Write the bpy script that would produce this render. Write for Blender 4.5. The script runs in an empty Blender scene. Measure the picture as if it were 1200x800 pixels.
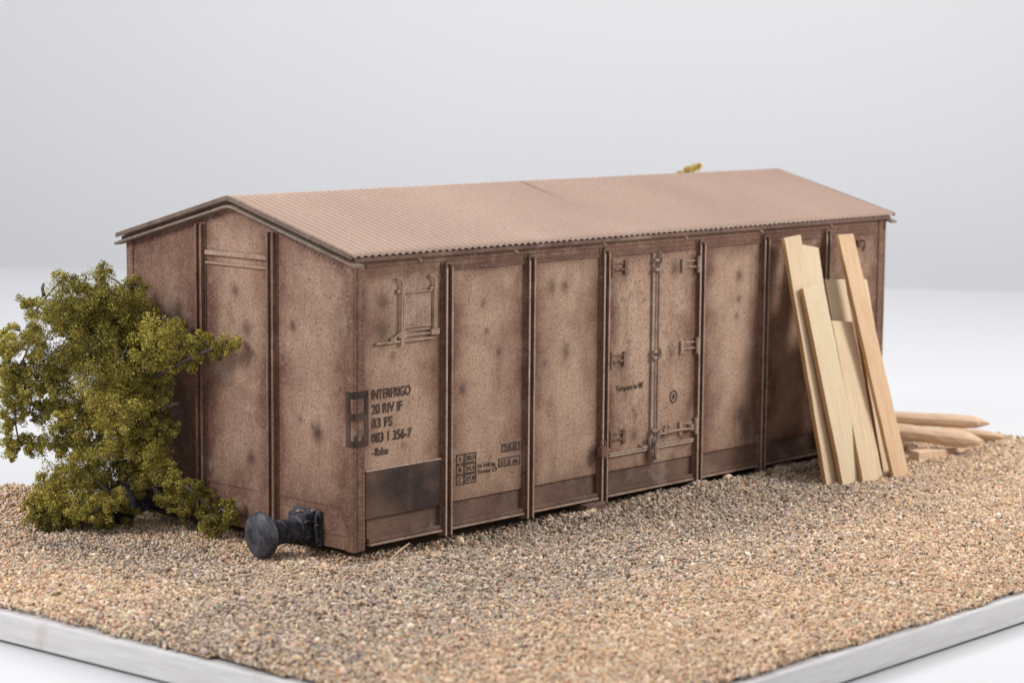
import bpy, math, random
import numpy as np
from mathutils import Vector, Matrix

random.seed(7)
RNG = np.random.default_rng(11)
SC = bpy.context.scene
COL = SC.collection
SC.unit_settings.scale_length = 0.01          # one unit is about a centimetre of the little model

# ------------------------------------------------------------------ camera
cd = bpy.data.cameras.new('camera')
cam = bpy.data.objects.new('camera', cd)
COL.objects.link(cam)
rt = Vector((0.68114, -0.73211, 0.00795)); up = Vector((0.08471, 0.08959, 0.99237)); fw = Vector((0.72724, 0.67527, -0.12304))
m = Matrix((rt, up, -fw)).transposed().to_4x4()
m.translation = Vector((-12.91, -13.7763, 4.0874))
cam.matrix_world = m
cd.sensor_width = 36.0
cd.lens = 80.7
cd.clip_start = 0.1
cd.clip_end = 500
cd.dof.use_dof = True
cd.dof.focus_distance = 20.2
cd.dof.aperture_fstop = 0.72
cd.dof.aperture_blades = 9
SC.camera = cam

# ------------------------------------------------------------------ world and studio lamps
w = bpy.data.worlds.new('World')
SC.world = w
w.use_nodes = True
w.node_tree.nodes['Background'].inputs[0].default_value = (0.92, 0.95, 1.0, 1)
w.node_tree.nodes['Background'].inputs[1].default_value = 0.46


def area(name, loc, target, size, power, col):
    ld = bpy.data.lights.new(name, 'AREA')
    ld.shape = 'RECTANGLE'
    ld.size, ld.size_y = size
    ld.energy = power
    ld.color = col
    o = bpy.data.objects.new(name, ld)
    COL.objects.link(o)
    o.location = loc
    d = Vector(target) - Vector(loc)
    o.rotation_euler = d.to_track_quat('-Z', 'Y').to_euler()
    return o


area('key_softbox', (16, -14.5, 12.5), (4.0, 0, 0.6), (7, 7), 3500, (1.0, 0.97, 0.93))
area('fill_softbox', (-15.5, 6.5, 12.5), (1.0, 1.0, 0.6), (6, 6), 3000, (1.0, 0.98, 0.96))
area('top_softbox', (11, 10, 25), (13, 14, 0), (28, 28), 5700, (1.0, 0.985, 0.97))

SC.view_settings.view_transform = 'Standard'
SC.view_settings.look = 'None'
SC.view_settings.exposure = 0
SC.view_settings.gamma = 1
SC.view_settings.use_curve_mapping = False
SC.render.engine = 'CYCLES'
SC.cycles.use_denoising = True
SC.cycles.max_bounces = 8


# ------------------------------------------------------------------ node helpers
class NT:
    def __init__(self, name, rough=0.8, spec=0.3):
        self.m = bpy.data.materials.new(name)
        self.m.use_nodes = True
        self.t = self.m.node_tree
        self.b = self.t.nodes['Principled BSDF']
        self.b.inputs['Roughness'].default_value = rough
        self.b.inputs['Specular IOR Level'].default_value = spec
        self.co = None

    def n(self, typ, **kw):
        nd = self.t.nodes.new(typ)
        for k, v in kw.items():
            setattr(nd, k, v)
        return nd

    def l(self, a, b):
        self.t.links.new(a, b)

    def coord(self, scale=(1, 1, 1)):
        if self.co is None:
            self.co = self.n('ShaderNodeTexCoord')
        if scale == (1, 1, 1):
            return self.co.outputs['Object']
        mp = self.n('ShaderNodeMapping')
        mp.inputs['Scale'].default_value = scale
        self.l(self.co.outputs['Object'], mp.inputs[0])
        return mp.outputs[0]

    def noise(self, s, detail=3, rough=0.55, scale=(1, 1, 1), dist=0.0):
        nd = self.n('ShaderNodeTexNoise')
        nd.inputs['Scale'].default_value = s
        nd.inputs['Detail'].default_value = detail
        nd.inputs['Roughness'].default_value = rough
        nd.inputs['Distortion'].default_value = dist
        self.l(self.coord(scale), nd.inputs['Vector'])
        return nd.outputs['Fac']

    def ramp(self, src, stops):
        r = self.n('ShaderNodeValToRGB')
        e = r.color_ramp.elements
        while len(e) < len(stops):
            e.new(0.5)
        for i, (p, c) in enumerate(stops):
            e[i].position = p
            e[i].color = (c, c, c, 1) if isinstance(c, (int, float)) else (*c, 1)
        self.l(src, r.inputs[0])
        return r.outputs[0]

    def attr(self, name, out='Fac'):
        a = self.n('ShaderNodeAttribute', attribute_name=name)
        return a.outputs[out]

    def math(self, op, a, b=None, clamp=False):
        nd = self.n('ShaderNodeMath', operation=op)
        nd.use_clamp = clamp
        for i, v in enumerate((a, b)):
            if v is None:
                continue
            if isinstance(v, (int, float)):
                nd.inputs[i].default_value = v
            else:
                self.l(v, nd.inputs[i])
        return nd.outputs[0]

    def mix(self, fac, a, b, mode='MIX'):
        nd = self.n('ShaderNodeMix', data_type='RGBA', blend_type=mode)
        for sock, v in ((nd.inputs[0], fac), (nd.inputs[6], a), (nd.inputs[7], b)):
            if isinstance(v, tuple):
                sock.default_value = (*v, 1)
            elif isinstance(v, (int, float)):
                sock.default_value = v
            else:
                self.l(v, sock)
        return nd.outputs[2]

    def base(self, c):
        if isinstance(c, tuple):
            self.b.inputs['Base Color'].default_value = (*c, 1)
        else:
            self.l(c, self.b.inputs['Base Color'])

    def bump(self, h, strength=0.3, dist=0.01):
        bp = self.n('ShaderNodeBump')
        bp.inputs['Strength'].default_value = strength
        bp.inputs['Distance'].default_value = dist
        self.l(h, bp.inputs['Height'])
        self.l(bp.outputs[0], self.b.inputs['Normal'])


# ------------------------------------------------------------------ materials
def paint(name, light, dark, use_attr=True, fixed=0.55, speck=0.55, pale=0.2):
    t = NT(name, 0.78, 0.25)
    big = t.noise(1.7, 4, 0.6)
    mid = t.noise(7, 4, 0.65)
    if use_attr:
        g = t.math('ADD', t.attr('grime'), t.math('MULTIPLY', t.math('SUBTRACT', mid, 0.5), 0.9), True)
    else:
        g = t.math('ADD', fixed, t.math('MULTIPLY', t.math('SUBTRACT', mid, 0.5), 1.5), True)
    c = t.mix(g, light, dark)
    c = t.mix(t.math('MULTIPLY', t.ramp(big, [(0.42, 0.0), (0.66, 1.0)]), 0.3), c, (0.37, 0.22, 0.15))   # rusty dusting
    streak = t.noise(3.2, 5, 0.65, (2.2, 2.2, 0.32))
    c = t.mix(t.math('MULTIPLY', t.ramp(streak, [(0.53, 0.0), (0.70, 1.0)]), 0.36), c, (0.15, 0.073, 0.048))       # run-down grime
    chalk = t.noise(2.6, 5, 0.7)
    c = t.mix(t.math('MULTIPLY', t.ramp(chalk, [(0.54, 0.0), (0.70, 1.0)]), 0.38 if light[0] > 0.2 else 0.03), c, (0.52, 0.40, 0.32))       # chalky dust
    fine = t.noise(44, 3, 0.7)
    c = t.mix(t.math('MULTIPLY', t.ramp(fine, [(0.49, 0.0), (0.62, 1.0)]), speck * 0.85), c, (0.10, 0.06, 0.048))
    dots = t.noise(34, 1, 0.4)
    c = t.mix(t.math('MULTIPLY', t.ramp(dots, [(0.63, 0.0), (0.72, 1.0)]), speck * 0.9), c, (0.085, 0.043, 0.035))
    fine2 = t.noise(48, 2, 0.5)
    c = t.mix(t.math('MULTIPLY', t.ramp(fine2, [(0.54, 0.0), (0.70, 1.0)]), pale), c, (0.56, 0.44, 0.36))
    if use_attr:
        c = t.mix(t.math('MULTIPLY', t.attr('stain'), t.math('ADD', mid, 0.35), True), c, (0.075, 0.037, 0.027))
    t.base(c)
    t.bump(t.noise(45, 3, 0.6), 0.35, 0.006)
    return t.m


TAN = (0.50, 0.345, 0.247)
BRN = (0.150, 0.070, 0.047)
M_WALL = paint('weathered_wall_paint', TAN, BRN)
M_END = paint('weathered_end_paint', (0.42, 0.277, 0.20), (0.135, 0.062, 0.043))
M_BROWN = paint('brown_frame_paint', (0.27, 0.163, 0.113), (0.118, 0.058, 0.040), False, 0.65, 0.5, 0.2)
M_HATCH = paint('hatch_paint', (0.46, 0.325, 0.24), (0.16, 0.088, 0.064), False, 0.3, 0.4, 0.4)
M_SILL = paint('dark_sill_paint', (0.21, 0.135, 0.105), (0.085, 0.048, 0.038), False, 0.6, 0.35, 0.10)
M_EDGE = paint('worn_pale_edge', (0.56, 0.45, 0.375), (0.24, 0.155, 0.118), False, 0.32, 0.4)
M_METAL = paint('worn_bare_metal', (0.52, 0.41, 0.34), (0.21, 0.13, 0.10), False, 0.45, 0.45)
M_RIM = paint('roof_rim_paint', (0.27, 0.225, 0.19), (0.13, 0.095, 0.08), False, 0.5, 0.4)
M_BOARD = paint('notice_board_paint', (0.050, 0.034, 0.030), (0.034, 0.023, 0.021), False, 0.5, 0.2, 0.03)


M_EMBLEM = paint('black_emblem_paint', (0.030, 0.022, 0.020), (0.022, 0.016, 0.015), False, 0.4, 0.1, 0.02)
M_RIMDARK = paint('gable_rim_paint', (0.19, 0.155, 0.13), (0.085, 0.062, 0.052), False, 0.5, 0.4, 0.1)


def mat_roof():
    t = NT('dusty_roof_paint', 0.8, 0.2)
    a = t.noise(0.7, 4, 0.6)
    c = t.mix(t.ramp(a, [(0.35, 0.0), (0.7, 1.0)]), (0.50, 0.365, 0.295), (0.445, 0.32, 0.258))
    c = t.mix(t.attr('grime'), c, (0.295, 0.20, 0.158))
    b = t.noise(16, 4, 0.7)
    c = t.mix(t.math('MULTIPLY', t.ramp(b, [(0.5, 0.0), (0.75, 1.0)]), 0.35), c, (0.30, 0.20, 0.16))
    e = t.noise(40, 2, 0.5)
    c = t.mix(t.math('MULTIPLY', t.ramp(e, [(0.62, 0.0), (0.74, 1.0)]), 0.45), c, (0.60, 0.47, 0.40))
    c = t.mix(t.math('MULTIPLY', t.attr('stain'), t.math('ADD', b, 0.3), True), c, (0.12, 0.07, 0.055))
    t.base(c)
    t.bump(t.noise(50, 2, 0.6), 0.25, 0.005)
    return t.m


M_ROOF = mat_roof()


def mat_ink():
    t = NT('faded_dark_ink', 0.8, 0.2)
    n = t.noise(22, 3, 0.6)
    t.base(t.mix(t.ramp(n, [(0.45, 0.0), (0.8, 1.0)]), (0.062, 0.042, 0.036), (0.22, 0.145, 0.115)))
    return t.m


M_INK = mat_ink()


def mat_buffer():
    t = NT('blue_black_iron', 0.55, 0.4)
    n = t.noise(6, 5, 0.7)
    c = t.mix(t.ramp(n, [(0.45, 0.0), (0.68, 1.0)]), (0.020, 0.020, 0.027), (0.115, 0.115, 0.14))
    t.base(c)
    t.bump(t.noise(24, 3, 0.6), 0.3, 0.01)
    return t.m


M_IRON = mat_buffer()


def mat_wood(name, a, b, tint=0.5):
    t = NT(name, 0.7, 0.25)
    g = t.noise(6, 4, 0.6, (5.0, 5.0, 0.35), 0.6)
    f = t.noise(40, 3, 0.6, (6.0, 6.0, 0.22))
    c = t.mix(t.ramp(g, [(0.3, 0.0), (0.72, 1.0)]), a, b)
    c = t.mix(t.math('MULTIPLY', t.ramp(f, [(0.52, 0.0), (0.75, 1.0)]), tint), c, tuple(v * 0.62 for v in b))
    p = t.noise(26, 2, 0.5)
    c = t.mix(t.math('MULTIPLY', t.ramp(p, [(0.64, 0.0), (0.76, 1.0)]), 0.35), c, (0.42, 0.22, 0.10))
    t.base(c)
    t.bump(f, 0.25, 0.006)
    return t.m


M_BALSA = [mat_wood('pale_balsa', (0.72, 0.565, 0.385), (0.62, 0.455, 0.285)),
           mat_wood('cream_balsa', (0.73, 0.60, 0.42), (0.65, 0.51, 0.335)),
           mat_wood('orange_pine', (0.70, 0.50, 0.32), (0.58, 0.37, 0.21), 0.7)]
M_BALSA_EDGE = mat_wood('toasted_plank_edge', (0.50, 0.30, 0.14), (0.38, 0.21, 0.09))
M_STICK = mat_wood('smooth_stick_wood', (0.74, 0.54, 0.375), (0.60, 0.405, 0.265))


def mat_white_board():
    t = NT('white_washed_board', 0.65, 0.3)
    g = t.noise(5, 4, 0.65, (0.5, 0.5, 6))
    c = t.mix(t.ramp(g, [(0.3, 0.0), (0.8, 1.0)]), (0.64, 0.63, 0.635), (0.50, 0.48, 0.48))
    s = t.noise(2.1, 5, 0.7, (1, 1, 0.5))
    c = t.mix(t.math('MULTIPLY', t.ramp(s, [(0.62, 0.0), (0.75, 1.0)]), 0.5), c, (0.42, 0.30, 0.24))
    t.base(c)
    t.bump(g, 0.15, 0.01)
    return t.m


M_WHITE = mat_white_board()


def mat_backdrop(name, a, b):
    t = NT(name, 0.7, 0.2)
    n = t.noise(0.15, 2, 0.5)
    t.base(t.mix(n, a, b))
    return t.m


M_PAPER = mat_backdrop('white_paper', (0.60, 0.607, 0.628), (0.63, 0.633, 0.648))
M_WALLPAPER = mat_backdrop('pale_grey_paper', (0.73, 0.732, 0.752), (0.765, 0.764, 0.776))


def mat_vcol(name, rough, spec, transl=0.0):
    t = NT(name, rough, spec)
    c = t.attr('tone', 'Color')
    t.base(c)
    if transl:
        tr = t.n('ShaderNodeBsdfTranslucent')
        t.l(c, tr.inputs[0])
        mx = t.n('ShaderNodeMixShader')
        mx.inputs[0].default_value = transl
        out = t.t.nodes['Material Output']
        t.l(t.b.outputs[0], mx.inputs[1])
        t.l(tr.outputs[0], mx.inputs[2])
        t.l(mx.outputs[0], out.inputs[0])
    return t.m


M_GRAVEL = mat_vcol('mixed_gravel', 0.75, 0.3)
M_FLOCK = mat_vcol('olive_flock', 0.9, 0.1, 0.10)


def mat_bark():
    t = NT('grey_bark', 0.85, 0.15)
    n = t.noise(9, 4, 0.6)
    t.base(t.mix(n, (0.075, 0.062, 0.062), (0.20, 0.17, 0.17)))
    return t.m


M_BARK = mat_bark()


# ------------------------------------------------------------------ mesh helpers
class MB:
    def __init__(self):
        self.v, self.f, self.mi = [], [], []

    def add(self, vs, fs, mi=0):
        o = len(self.v)
        self.v += [tuple(p) for p in vs]
        self.f += [tuple(i + o for i in f) for f in fs]
        self.mi += list(mi) if isinstance(mi, (list, tuple)) else [mi] * len(fs)
        return self

    def box(self, x0, x1, y0, y1, z0, z1, mi=0):
        return self.add([(x0, y0, z0), (x1, y0, z0), (x1, y1, z0), (x0, y1, z0), (x0, y0, z1), (x1, y0, z1), (x1, y1, z1), (x0, y1, z1)],
                        [(0, 3, 2, 1), (4, 5, 6, 7), (0, 1, 5, 4), (1, 2, 6, 5), (2, 3, 7, 6), (3, 0, 4, 7)], mi)

    def tube(self, pts, rad, n=8, mi=0, cap=True):
        pts = [Vector(p) for p in pts]
        if isinstance(rad, (int, float)):
            rad = [rad] * len(pts)
        vs, fs = [], []
        ref = Vector((0.31, 0.21, 0.93))
        for i, p in enumerate(pts):
            d = (pts[min(i + 1, len(pts) - 1)] - pts[max(i - 1, 0)]).normalized()
            a = d.cross(ref)
            if a.length < 1e-4:
                a = d.cross(Vector((1, 0, 0)))
            a.normalize()
            b = d.cross(a)
            for k in range(n):
                th = 2 * math.pi * k / n
                vs.append(p + (a * math.cos(th) + b * math.sin(th)) * rad[i])
        for i in range(len(pts) - 1):
            for k in range(n):
                q = (k + 1) % n
                fs.append((i * n + k, i * n + q, (i + 1) * n + q, (i + 1) * n + k))
        if cap:
            fs.append(tuple(range(n))[::-1])
            fs.append(tuple((len(pts) - 1) * n + k for k in range(n)))
        return self.add(vs, fs, mi)

    def lathe_x(self, x0, y, z, prof, n=28, mi=0):
        """profile of (offset along -x, radius) about an axis along x"""
        vs, fs = [], []
        for (d, r) in prof:
            for k in range(n):
                th = 2 * math.pi * k / n
                vs.append((x0 - d, y + r * math.cos(th), z + r * math.sin(th)))
        for i in range(len(prof) - 1):
            for k in range(n):
                q = (k + 1) % n
                fs.append((i * n + k, i * n + q, (i + 1) * n + q, (i + 1) * n + k))
        return self.add(vs, fs, mi)

    def dome(self, c, r, ax, n=6):
        """small rivet: a low pyramid-like dome with axis ax (outward)"""
        c, ax = Vector(c), Vector(ax)
        a = ax.orthogonal().normalized()
        b = ax.cross(a)
        vs = []
        for (rr, h) in ((1, 0), (0.75, 0.55)):
            for k in range(n):
                th = 2 * math.pi * k / n
                vs.append(c + (a * math.cos(th) + b * math.sin(th)) * r * rr + ax * r * h)
        vs.append(c + ax * r * 0.8)
        fs = [(k, (k + 1) % n, n + (k + 1) % n, n + k) for k in range(n)] + [(n + k, n + (k + 1) % n, 2 * n) for k in range(n)]
        return self.add(vs, fs)

    def build(self, name, mats, root=None, smooth=False, bevel=0.0, seg=2):
        if not isinstance(mats, (list, tuple)):
            mats = [mats]
        off = WORLD_LOC.get(root.name, Vector((0, 0, 0))) if root else Vector((0, 0, 0))
        me = bpy.data.meshes.new(name)
        me.from_pydata([tuple(Vector(p) - off) for p in self.v], [], self.f)
        for mm in mats:
            me.materials.append(mm)
        me.polygons.foreach_set('material_index', self.mi)
        if smooth:
            me.polygons.foreach_set('use_smooth', [True] * len(self.f))
        me.update()
        o = bpy.data.objects.new(name, me)
        COL.objects.link(o)
        if root:
            o.parent = root
            WORLD_LOC[o.name] = off
        if bevel:
            b = o.modifiers.new('bevel', 'BEVEL')
            b.width = bevel
            b.segments = seg
            b.limit_method = 'ANGLE'
        return o


WORLD_LOC = {}


def thing(name, label, cat, loc, group=None):
    o = bpy.data.objects.new(name, None)
    COL.objects.link(o)
    o.location = loc
    o.empty_display_size = 0.2
    o['label'] = label
    o['category'] = cat
    if group:
        o['group'] = group
    WORLD_LOC[o.name] = Vector(loc)
    return o


def tag(o, label, cat, group=None, kind=None):
    o['label'] = label
    o['category'] = cat
    if group:
        o['group'] = group
    if kind:
        o['kind'] = kind
    return o


def set_attr(me, name, vals):
    a = me.attributes.new(name, 'FLOAT', 'POINT')
    a.data.foreach_set('value', np.asarray(vals, np.float32))


# value noise in numpy (for terrain and paint wear)
_LAT = np.random.default_rng(5).random((257, 257))


def vnoise(x, y, s=1.0, seed=0):
    x = np.asarray(x, float) * s + 37.3 * seed + 60
    y = np.asarray(y, float) * s + 17.9 * seed + 60
    xi = np.floor(x).astype(int); yi = np.floor(y).astype(int)
    fx = x - xi; fy = y - yi
    fx = fx * fx * (3 - 2 * fx); fy = fy * fy * (3 - 2 * fy)
    g = lambda a, b: _LAT[a % 257, b % 257]
    return (g(xi, yi) * (1 - fx) + g(xi + 1, yi) * fx) * (1 - fy) + (g(xi, yi + 1) * (1 - fx) + g(xi + 1, yi + 1) * fx) * fy


def fbm(x, y, s=1.0, seed=0, o=4):
    v, a, t = 0, 1.0, 0
    for k in range(o):
        v = v + a * vnoise(x, y, s * 2 ** k, seed + k); t += a; a *= 0.5
    return v / t


# ------------------------------------------------------------------ white table with a pale grey wall behind
def backdrop():
    p0 = np.array([14.9, 26.7]); p1 = np.array([26.0, 10.55])        # far edge of the table
    d = (p1 - p0) / np.linalg.norm(p1 - p0)
    nrm = np.array([-d[1], d[0]])
    if nrm @ np.array([0.727, 0.675]) < 0:
        nrm = -nrm
    zt = -0.405
    mid = (p0 + p1) / 2

    def pt(u, t, z):
        q = mid + d * u + nrm * t
        return (q[0], q[1], z)
    t_ = MB()
    t_.add([pt(-48, -62, zt), pt(48, -62, zt), pt(48, 0, zt), pt(-48, 0, zt), pt(-48, -62, zt - 0.5), pt(48, -62, zt - 0.5), pt(48, 0, zt - 0.5), pt(-48, 0, zt - 0.5)],
           [(0, 1, 2, 3), (7, 6, 5, 4), (0, 4, 5, 1), (1, 5, 6, 2), (2, 6, 7, 3), (3, 7, 4, 0)])
    o = t_.build('tabletop', M_PAPER)
    o['kind'] = 'structure'
    w_ = MB()
    w_.add([pt(-48, 5, -9), pt(48, 5, -9), pt(48, 5, 34), pt(-48, 5, 34), pt(-48, 5.3, -9), pt(48, 5.3, -9), pt(48, 5.3, 34), pt(-48, 5.3, 34)],
           [(0, 1, 2, 3), (7, 6, 5, 4), (0, 4, 5, 1), (1, 5, 6, 2), (2, 6, 7, 3), (3, 7, 4, 0)])
    o = w_.build('backdrop', M_WALLPAPER)
    o['kind'] = 'structure'


backdrop()

# ------------------------------------------------------------------ base board
BX0, BX1, BY0, BY1 = -2.86, 9.62, -4.54, 4.15


def board_left(y):
    return -2.74 - 0.075 * (y + 2.3)


def base_board():
    b = MB()
    pts = []
    for k in range(13):
        y = BY0 + (BY1 - BY0) * k / 12
        pts.append((board_left(y), y))
    poly = pts + [(BX1, BY1)] + [(BX1, BY0)]
    poly = poly[::-1]
    n = len(poly)
    vs = [(x, y, -0.385) for x, y in poly] + [(x, y, -0.165) for x, y in poly]
    fs = [tuple(range(n))[::-1], tuple(range(n, 2 * n))] + [(k, (k + 1) % n, n + (k + 1) % n, n + k) for k in range(n)]
    b.add(vs, fs)
    o = b.build('base_board', M_WHITE, bevel=0.018)
    tag(o, 'white painted rectangular board under all the tan gravel', 'board')
    # dark felt pads keep the board just off the paper
    for (x, y) in ((-2.2, -3.9), (9.0, -3.9), (9.0, 3.6), (-2.5, 3.6), (3.4, -4.1), (-2.55, -0.6)):
        MB().box(x - 0.25, x + 0.25, y - 0.25, y + 0.25, -0.404, -0.386).build('felt_pad', M_BOARD, o)


base_board()


# ------------------------------------------------------------------ gravel
def ground_h(x, y):
    x = np.asarray(x, float); y = np.asarray(y, float)
    h = -0.105 + 0.05 * (fbm(x, y, 0.9, 1) - 0.5) + 0.035 * (fbm(x, y, 2.7, 5) - 0.5)
    h = h + 0.20 * np.exp(-(((x + 0.75) / 0.5) ** 2 + ((y - 3.9) / 0.45) ** 2))
    h = h + 0.07 * np.exp(-((y + 0.22) / 0.16) ** 2) * np.clip((x - 1.6) / 1.2, 0, 1) * (x < 8) * (0.5 + fbm(x, y, 3, 9))
    h = h + 0.05 * np.exp(-(((x - 9.0) / 0.7) ** 2 + ((y + 0.9) / 1.0) ** 2))
    h = h - 0.045 * np.exp(-((y + 0.03) / 0.12) ** 2) * (x > -0.3) * np.clip((2.6 - x) / 0.8, 0, 1) - 0.035 * np.exp(-((x + 0.03) / 0.14) ** 2) * (y > -0.2) * (y < 3.2)
    h = h - 0.075 * np.exp(-((x - 2.98) / 0.22) ** 2 - ((y + 0.14) / 0.13) ** 2)
    h = h - 0.05 * np.exp(-((y + 0.0) / 0.075) ** 2) * (x > -0.1) * (x < 7.9)
    edge = np.minimum.reduce([x - board_left(y), BX1 - x, y - BY0, BY1 - y])
    h = h - 0.05 * np.exp(-np.clip(edge, 0, 9) / 0.12)
    return h


def gravel():
    # candidate positions, jittered rows; thinner where the wagon hides the ground
    def scatter(sp, keep):
        xs = np.arange(BX0 - 0.2, BX1, sp); ys = np.arange(BY0, BY1, sp * 0.92)
        X, Y = np.meshgrid(xs, ys)
        X = X.ravel() + RNG.uniform(-0.55, 0.55, X.size) * sp
        Y = Y.ravel() + RNG.uniform(-0.55, 0.55, Y.size) * sp
        k = keep(X, Y)
        return X[k], Y[k]

    def inside(X, Y):
        wob = 0.05 + 0.13 * np.clip(fbm(X, Y, 2.1, 21) - 0.42, 0, 1) + 0.04 * (fbm(X, Y, 9, 31) - 0.5)
        e = np.minimum.reduce([X - board_left(Y), BX1 - X, Y - BY0, BY1 - Y])
        ok = e > wob
        ok &= ~((Y > 3.72 + 0.15 * fbm(X, Y, 3, 3)) & (X > -0.35) & (X < 1.2))
        ok &= ~((X > 0.12) & (X < 7.65) & (Y > 0.12) & (Y < 2.88))
        return ok

    def near(X, Y):
        return inside(X, Y) & ((Y < 0.3) | (X < 0.3) | ((X > 7.4) & (Y < 1.2)))

    def far(X, Y):
        return inside(X, Y) & ~near(X, Y)
    x1, y1 = scatter(0.0203, near)
    x2, y2 = scatter(0.06, far)
    x3, y3 = scatter(0.042, near)              # looser grains lying on top
    x4 = RNG.uniform(0.4, 6.2, 110); y4 = -0.05 - np.abs(RNG.normal(0.09, 0.13, 110))     # chips raked up against the wagon
    X = np.r_[x1, x2, x3, x4]; Y = np.r_[y1, y2, y3, y4]
    lay = np.r_[np.zeros(x1.size), np.zeros(x2.size), np.ones(x3.size + x4.size)]
    N = X.size
    size = np.where(lay > 0, 0.0131, 0.0138) * np.exp(RNG.normal(0, 0.27, N))
    size[x1.size:x1.size + x2.size] *= 2.5
    size[-110:] *= 2.1
    Z = ground_h(X, Y) + RNG.normal(0, 0.007, N) + lay * 0.014
    # colours
    pal = np.array([[0.74, 0.535, 0.375], [0.80, 0.63, 0.47], [0.66, 0.425, 0.27], [0.84, 0.72, 0.58], [0.45, 0.365, 0.30], [0.21, 0.145, 0.11], [0.58, 0.48, 0.41]]) * np.array([0.89, 0.885, 0.86])
    warm = np.array([0.37, 0.22, 0.22, 0.08, 0.05, 0.03, 0.03])
    cool = np.array([0.12, 0.07, 0.05, 0.04, 0.34, 0.15, 0.23])
    mask = np.exp(-((Y + 1.25 - 0.1 * X) / 1.25) ** 2) * np.clip((X + 3.2) / 0.8, 0, 1) * np.clip((7.6 - X) / 2.5, 0, 1)
    mask = np.maximum(mask, np.exp(-(((X + 1.2) / 0.55) ** 2 + ((Y - 1.2) / 1.6) ** 2)))
    mask = np.clip(1.3 * mask + 0.7 * (fbm(X, Y, 1.1, 41) - 0.5), 0, 1)
    u = RNG.random(N)
    cw, cc = np.cumsum(warm / warm.sum()), np.cumsum(cool / cool.sum())
    iw = np.searchsorted(cw, u); ic = np.searchsorted(cc, u)
    idx = np.where(RNG.random(N) < mask, ic, iw).clip(0, 6)
    col = pal[idx] * np.exp(RNG.normal(0, 0.16, (N, 1))) * np.exp(RNG.normal(0, 0.04, (N, 3)))
    # shape: icosahedron, each grain stretched, jittered and turned
    g = (1 + 5 ** 0.5) / 2
    iv = np.array([(-1, g, 0), (1, g, 0), (-1, -g, 0), (1, -g, 0), (0, -1, g), (0, 1, g), (0, -1, -g), (0, 1, -g), (g, 0, -1), (g, 0, 1), (-g, 0, -1), (-g, 0, 1)]) / math.sqrt(1 + g * g)
    it = np.array([(0, 11, 5), (0, 5, 1), (0, 1, 7), (0, 7, 10), (0, 10, 11), (1, 5, 9), (5, 11, 4), (11, 10, 2), (10, 7, 6), (7, 1, 8), (3, 9, 4), (3, 4, 2), (3, 2, 6), (3, 6, 8), (3, 8, 9), (4, 9, 5), (2, 4, 11), (6, 2, 10), (8, 6, 7), (9, 8, 1)])
    V = np.repeat(iv[None], N, 0) * (1 + RNG.normal(0, 0.16, (N, 12, 1)))
    V = V * RNG.uniform([0.8, 0.5, 0.42], [1.6, 1.0, 0.92], (N, 3))[:, None, :]
    Q = RNG.normal(0, 1, (N, 4)); Q[:, 3] *= 1.0
    Q /= np.linalg.norm(Q, axis=1, keepdims=True)
    a, b, c, d = Q.T
    Rm = np.stack([np.stack([1 - 2 * (c * c + d * d), 2 * (b * c - a * d), 2 * (b * d + a * c)], -1),
                   np.stack([2 * (b * c + a * d), 1 - 2 * (b * b + d * d), 2 * (c * d - a * b)], -1),
                   np.stack([2 * (b * d - a * c), 2 * (c * d + a * b), 1 - 2 * (b * b + c * c)], -1)], 1)
    V = np.einsum('nij,nkj->nki', Rm, V) * size[:, None, None] + np.stack([X, Y, Z], -1)[:, None, :]
    F = it[None] + (np.arange(N) * 12)[:, None, None]
    # bed underneath, so no board shows between the grains
    st = 0.05
    gx = np.arange(BX0 + 0.1, BX1 - 0.05, st); gy = np.arange(BY0 + 0.1, BY1 - 0.05, st)
    GX, GY = np.meshgrid(gx, gy)
    nx, ny = gx.size, gy.size
    GZ = ground_h(GX, GY) - 0.014
    gv = np.stack([GX.ravel(), GY.ravel(), GZ.ravel()], -1)
    ii, jj = np.meshgrid(np.arange(nx - 1), np.arange(ny - 1))
    q = (jj * nx + ii).ravel()
    ok = inside(GX[:-1, :-1].ravel() + st / 2, GY[:-1, :-1].ravel() + st / 2) | ((GX[:-1, :-1].ravel() > 0.1) & (GX[:-1, :-1].ravel() < 7.7) & (GY[:-1, :-1].ravel() > 0.1) & (GY[:-1, :-1].ravel() < 2.9))
    q = q[ok]
    gt = np.concatenate([np.stack([q, q + 1, q + nx + 1], -1), np.stack([q, q + nx + 1, q + nx], -1)]) + N * 12
    AV = np.concatenate([V.reshape(-1, 3), gv])
    AF = np.concatenate([F.reshape(-1, 3), gt])
    AC = np.concatenate([np.repeat(col, 12, 0), np.tile([[0.42, 0.30, 0.20]], (gv.shape[0], 1))])
    me = bpy.data.meshes.new('gravel')
    me.vertices.add(len(AV)); me.vertices.foreach_set('co', AV.astype(np.float32).ravel())
    me.loops.add(AF.size); me.loops.foreach_set('vertex_index', AF.astype(np.int32).ravel())
    me.polygons.add(len(AF))
    me.polygons.foreach_set('loop_start', np.arange(0, AF.size, 3, dtype=np.int32))
    me.polygons.foreach_set('loop_total', np.full(len(AF), 3, np.int32))
    me.update(calc_edges=True)
    at = me.attributes.new('tone', 'FLOAT_COLOR', 'POINT')
    at.data.foreach_set('color', np.c_[np.clip(AC, 0, 1), np.ones(len(AC))].astype(np.float32).ravel())
    me.materials.append(M_GRAVEL)
    o = bpy.data.objects.new('gravel', me)
    COL.objects.link(o)
    tag(o, 'loose tan and grey gravel covering the white board', 'gravel', kind='stuff')


gravel()

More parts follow.
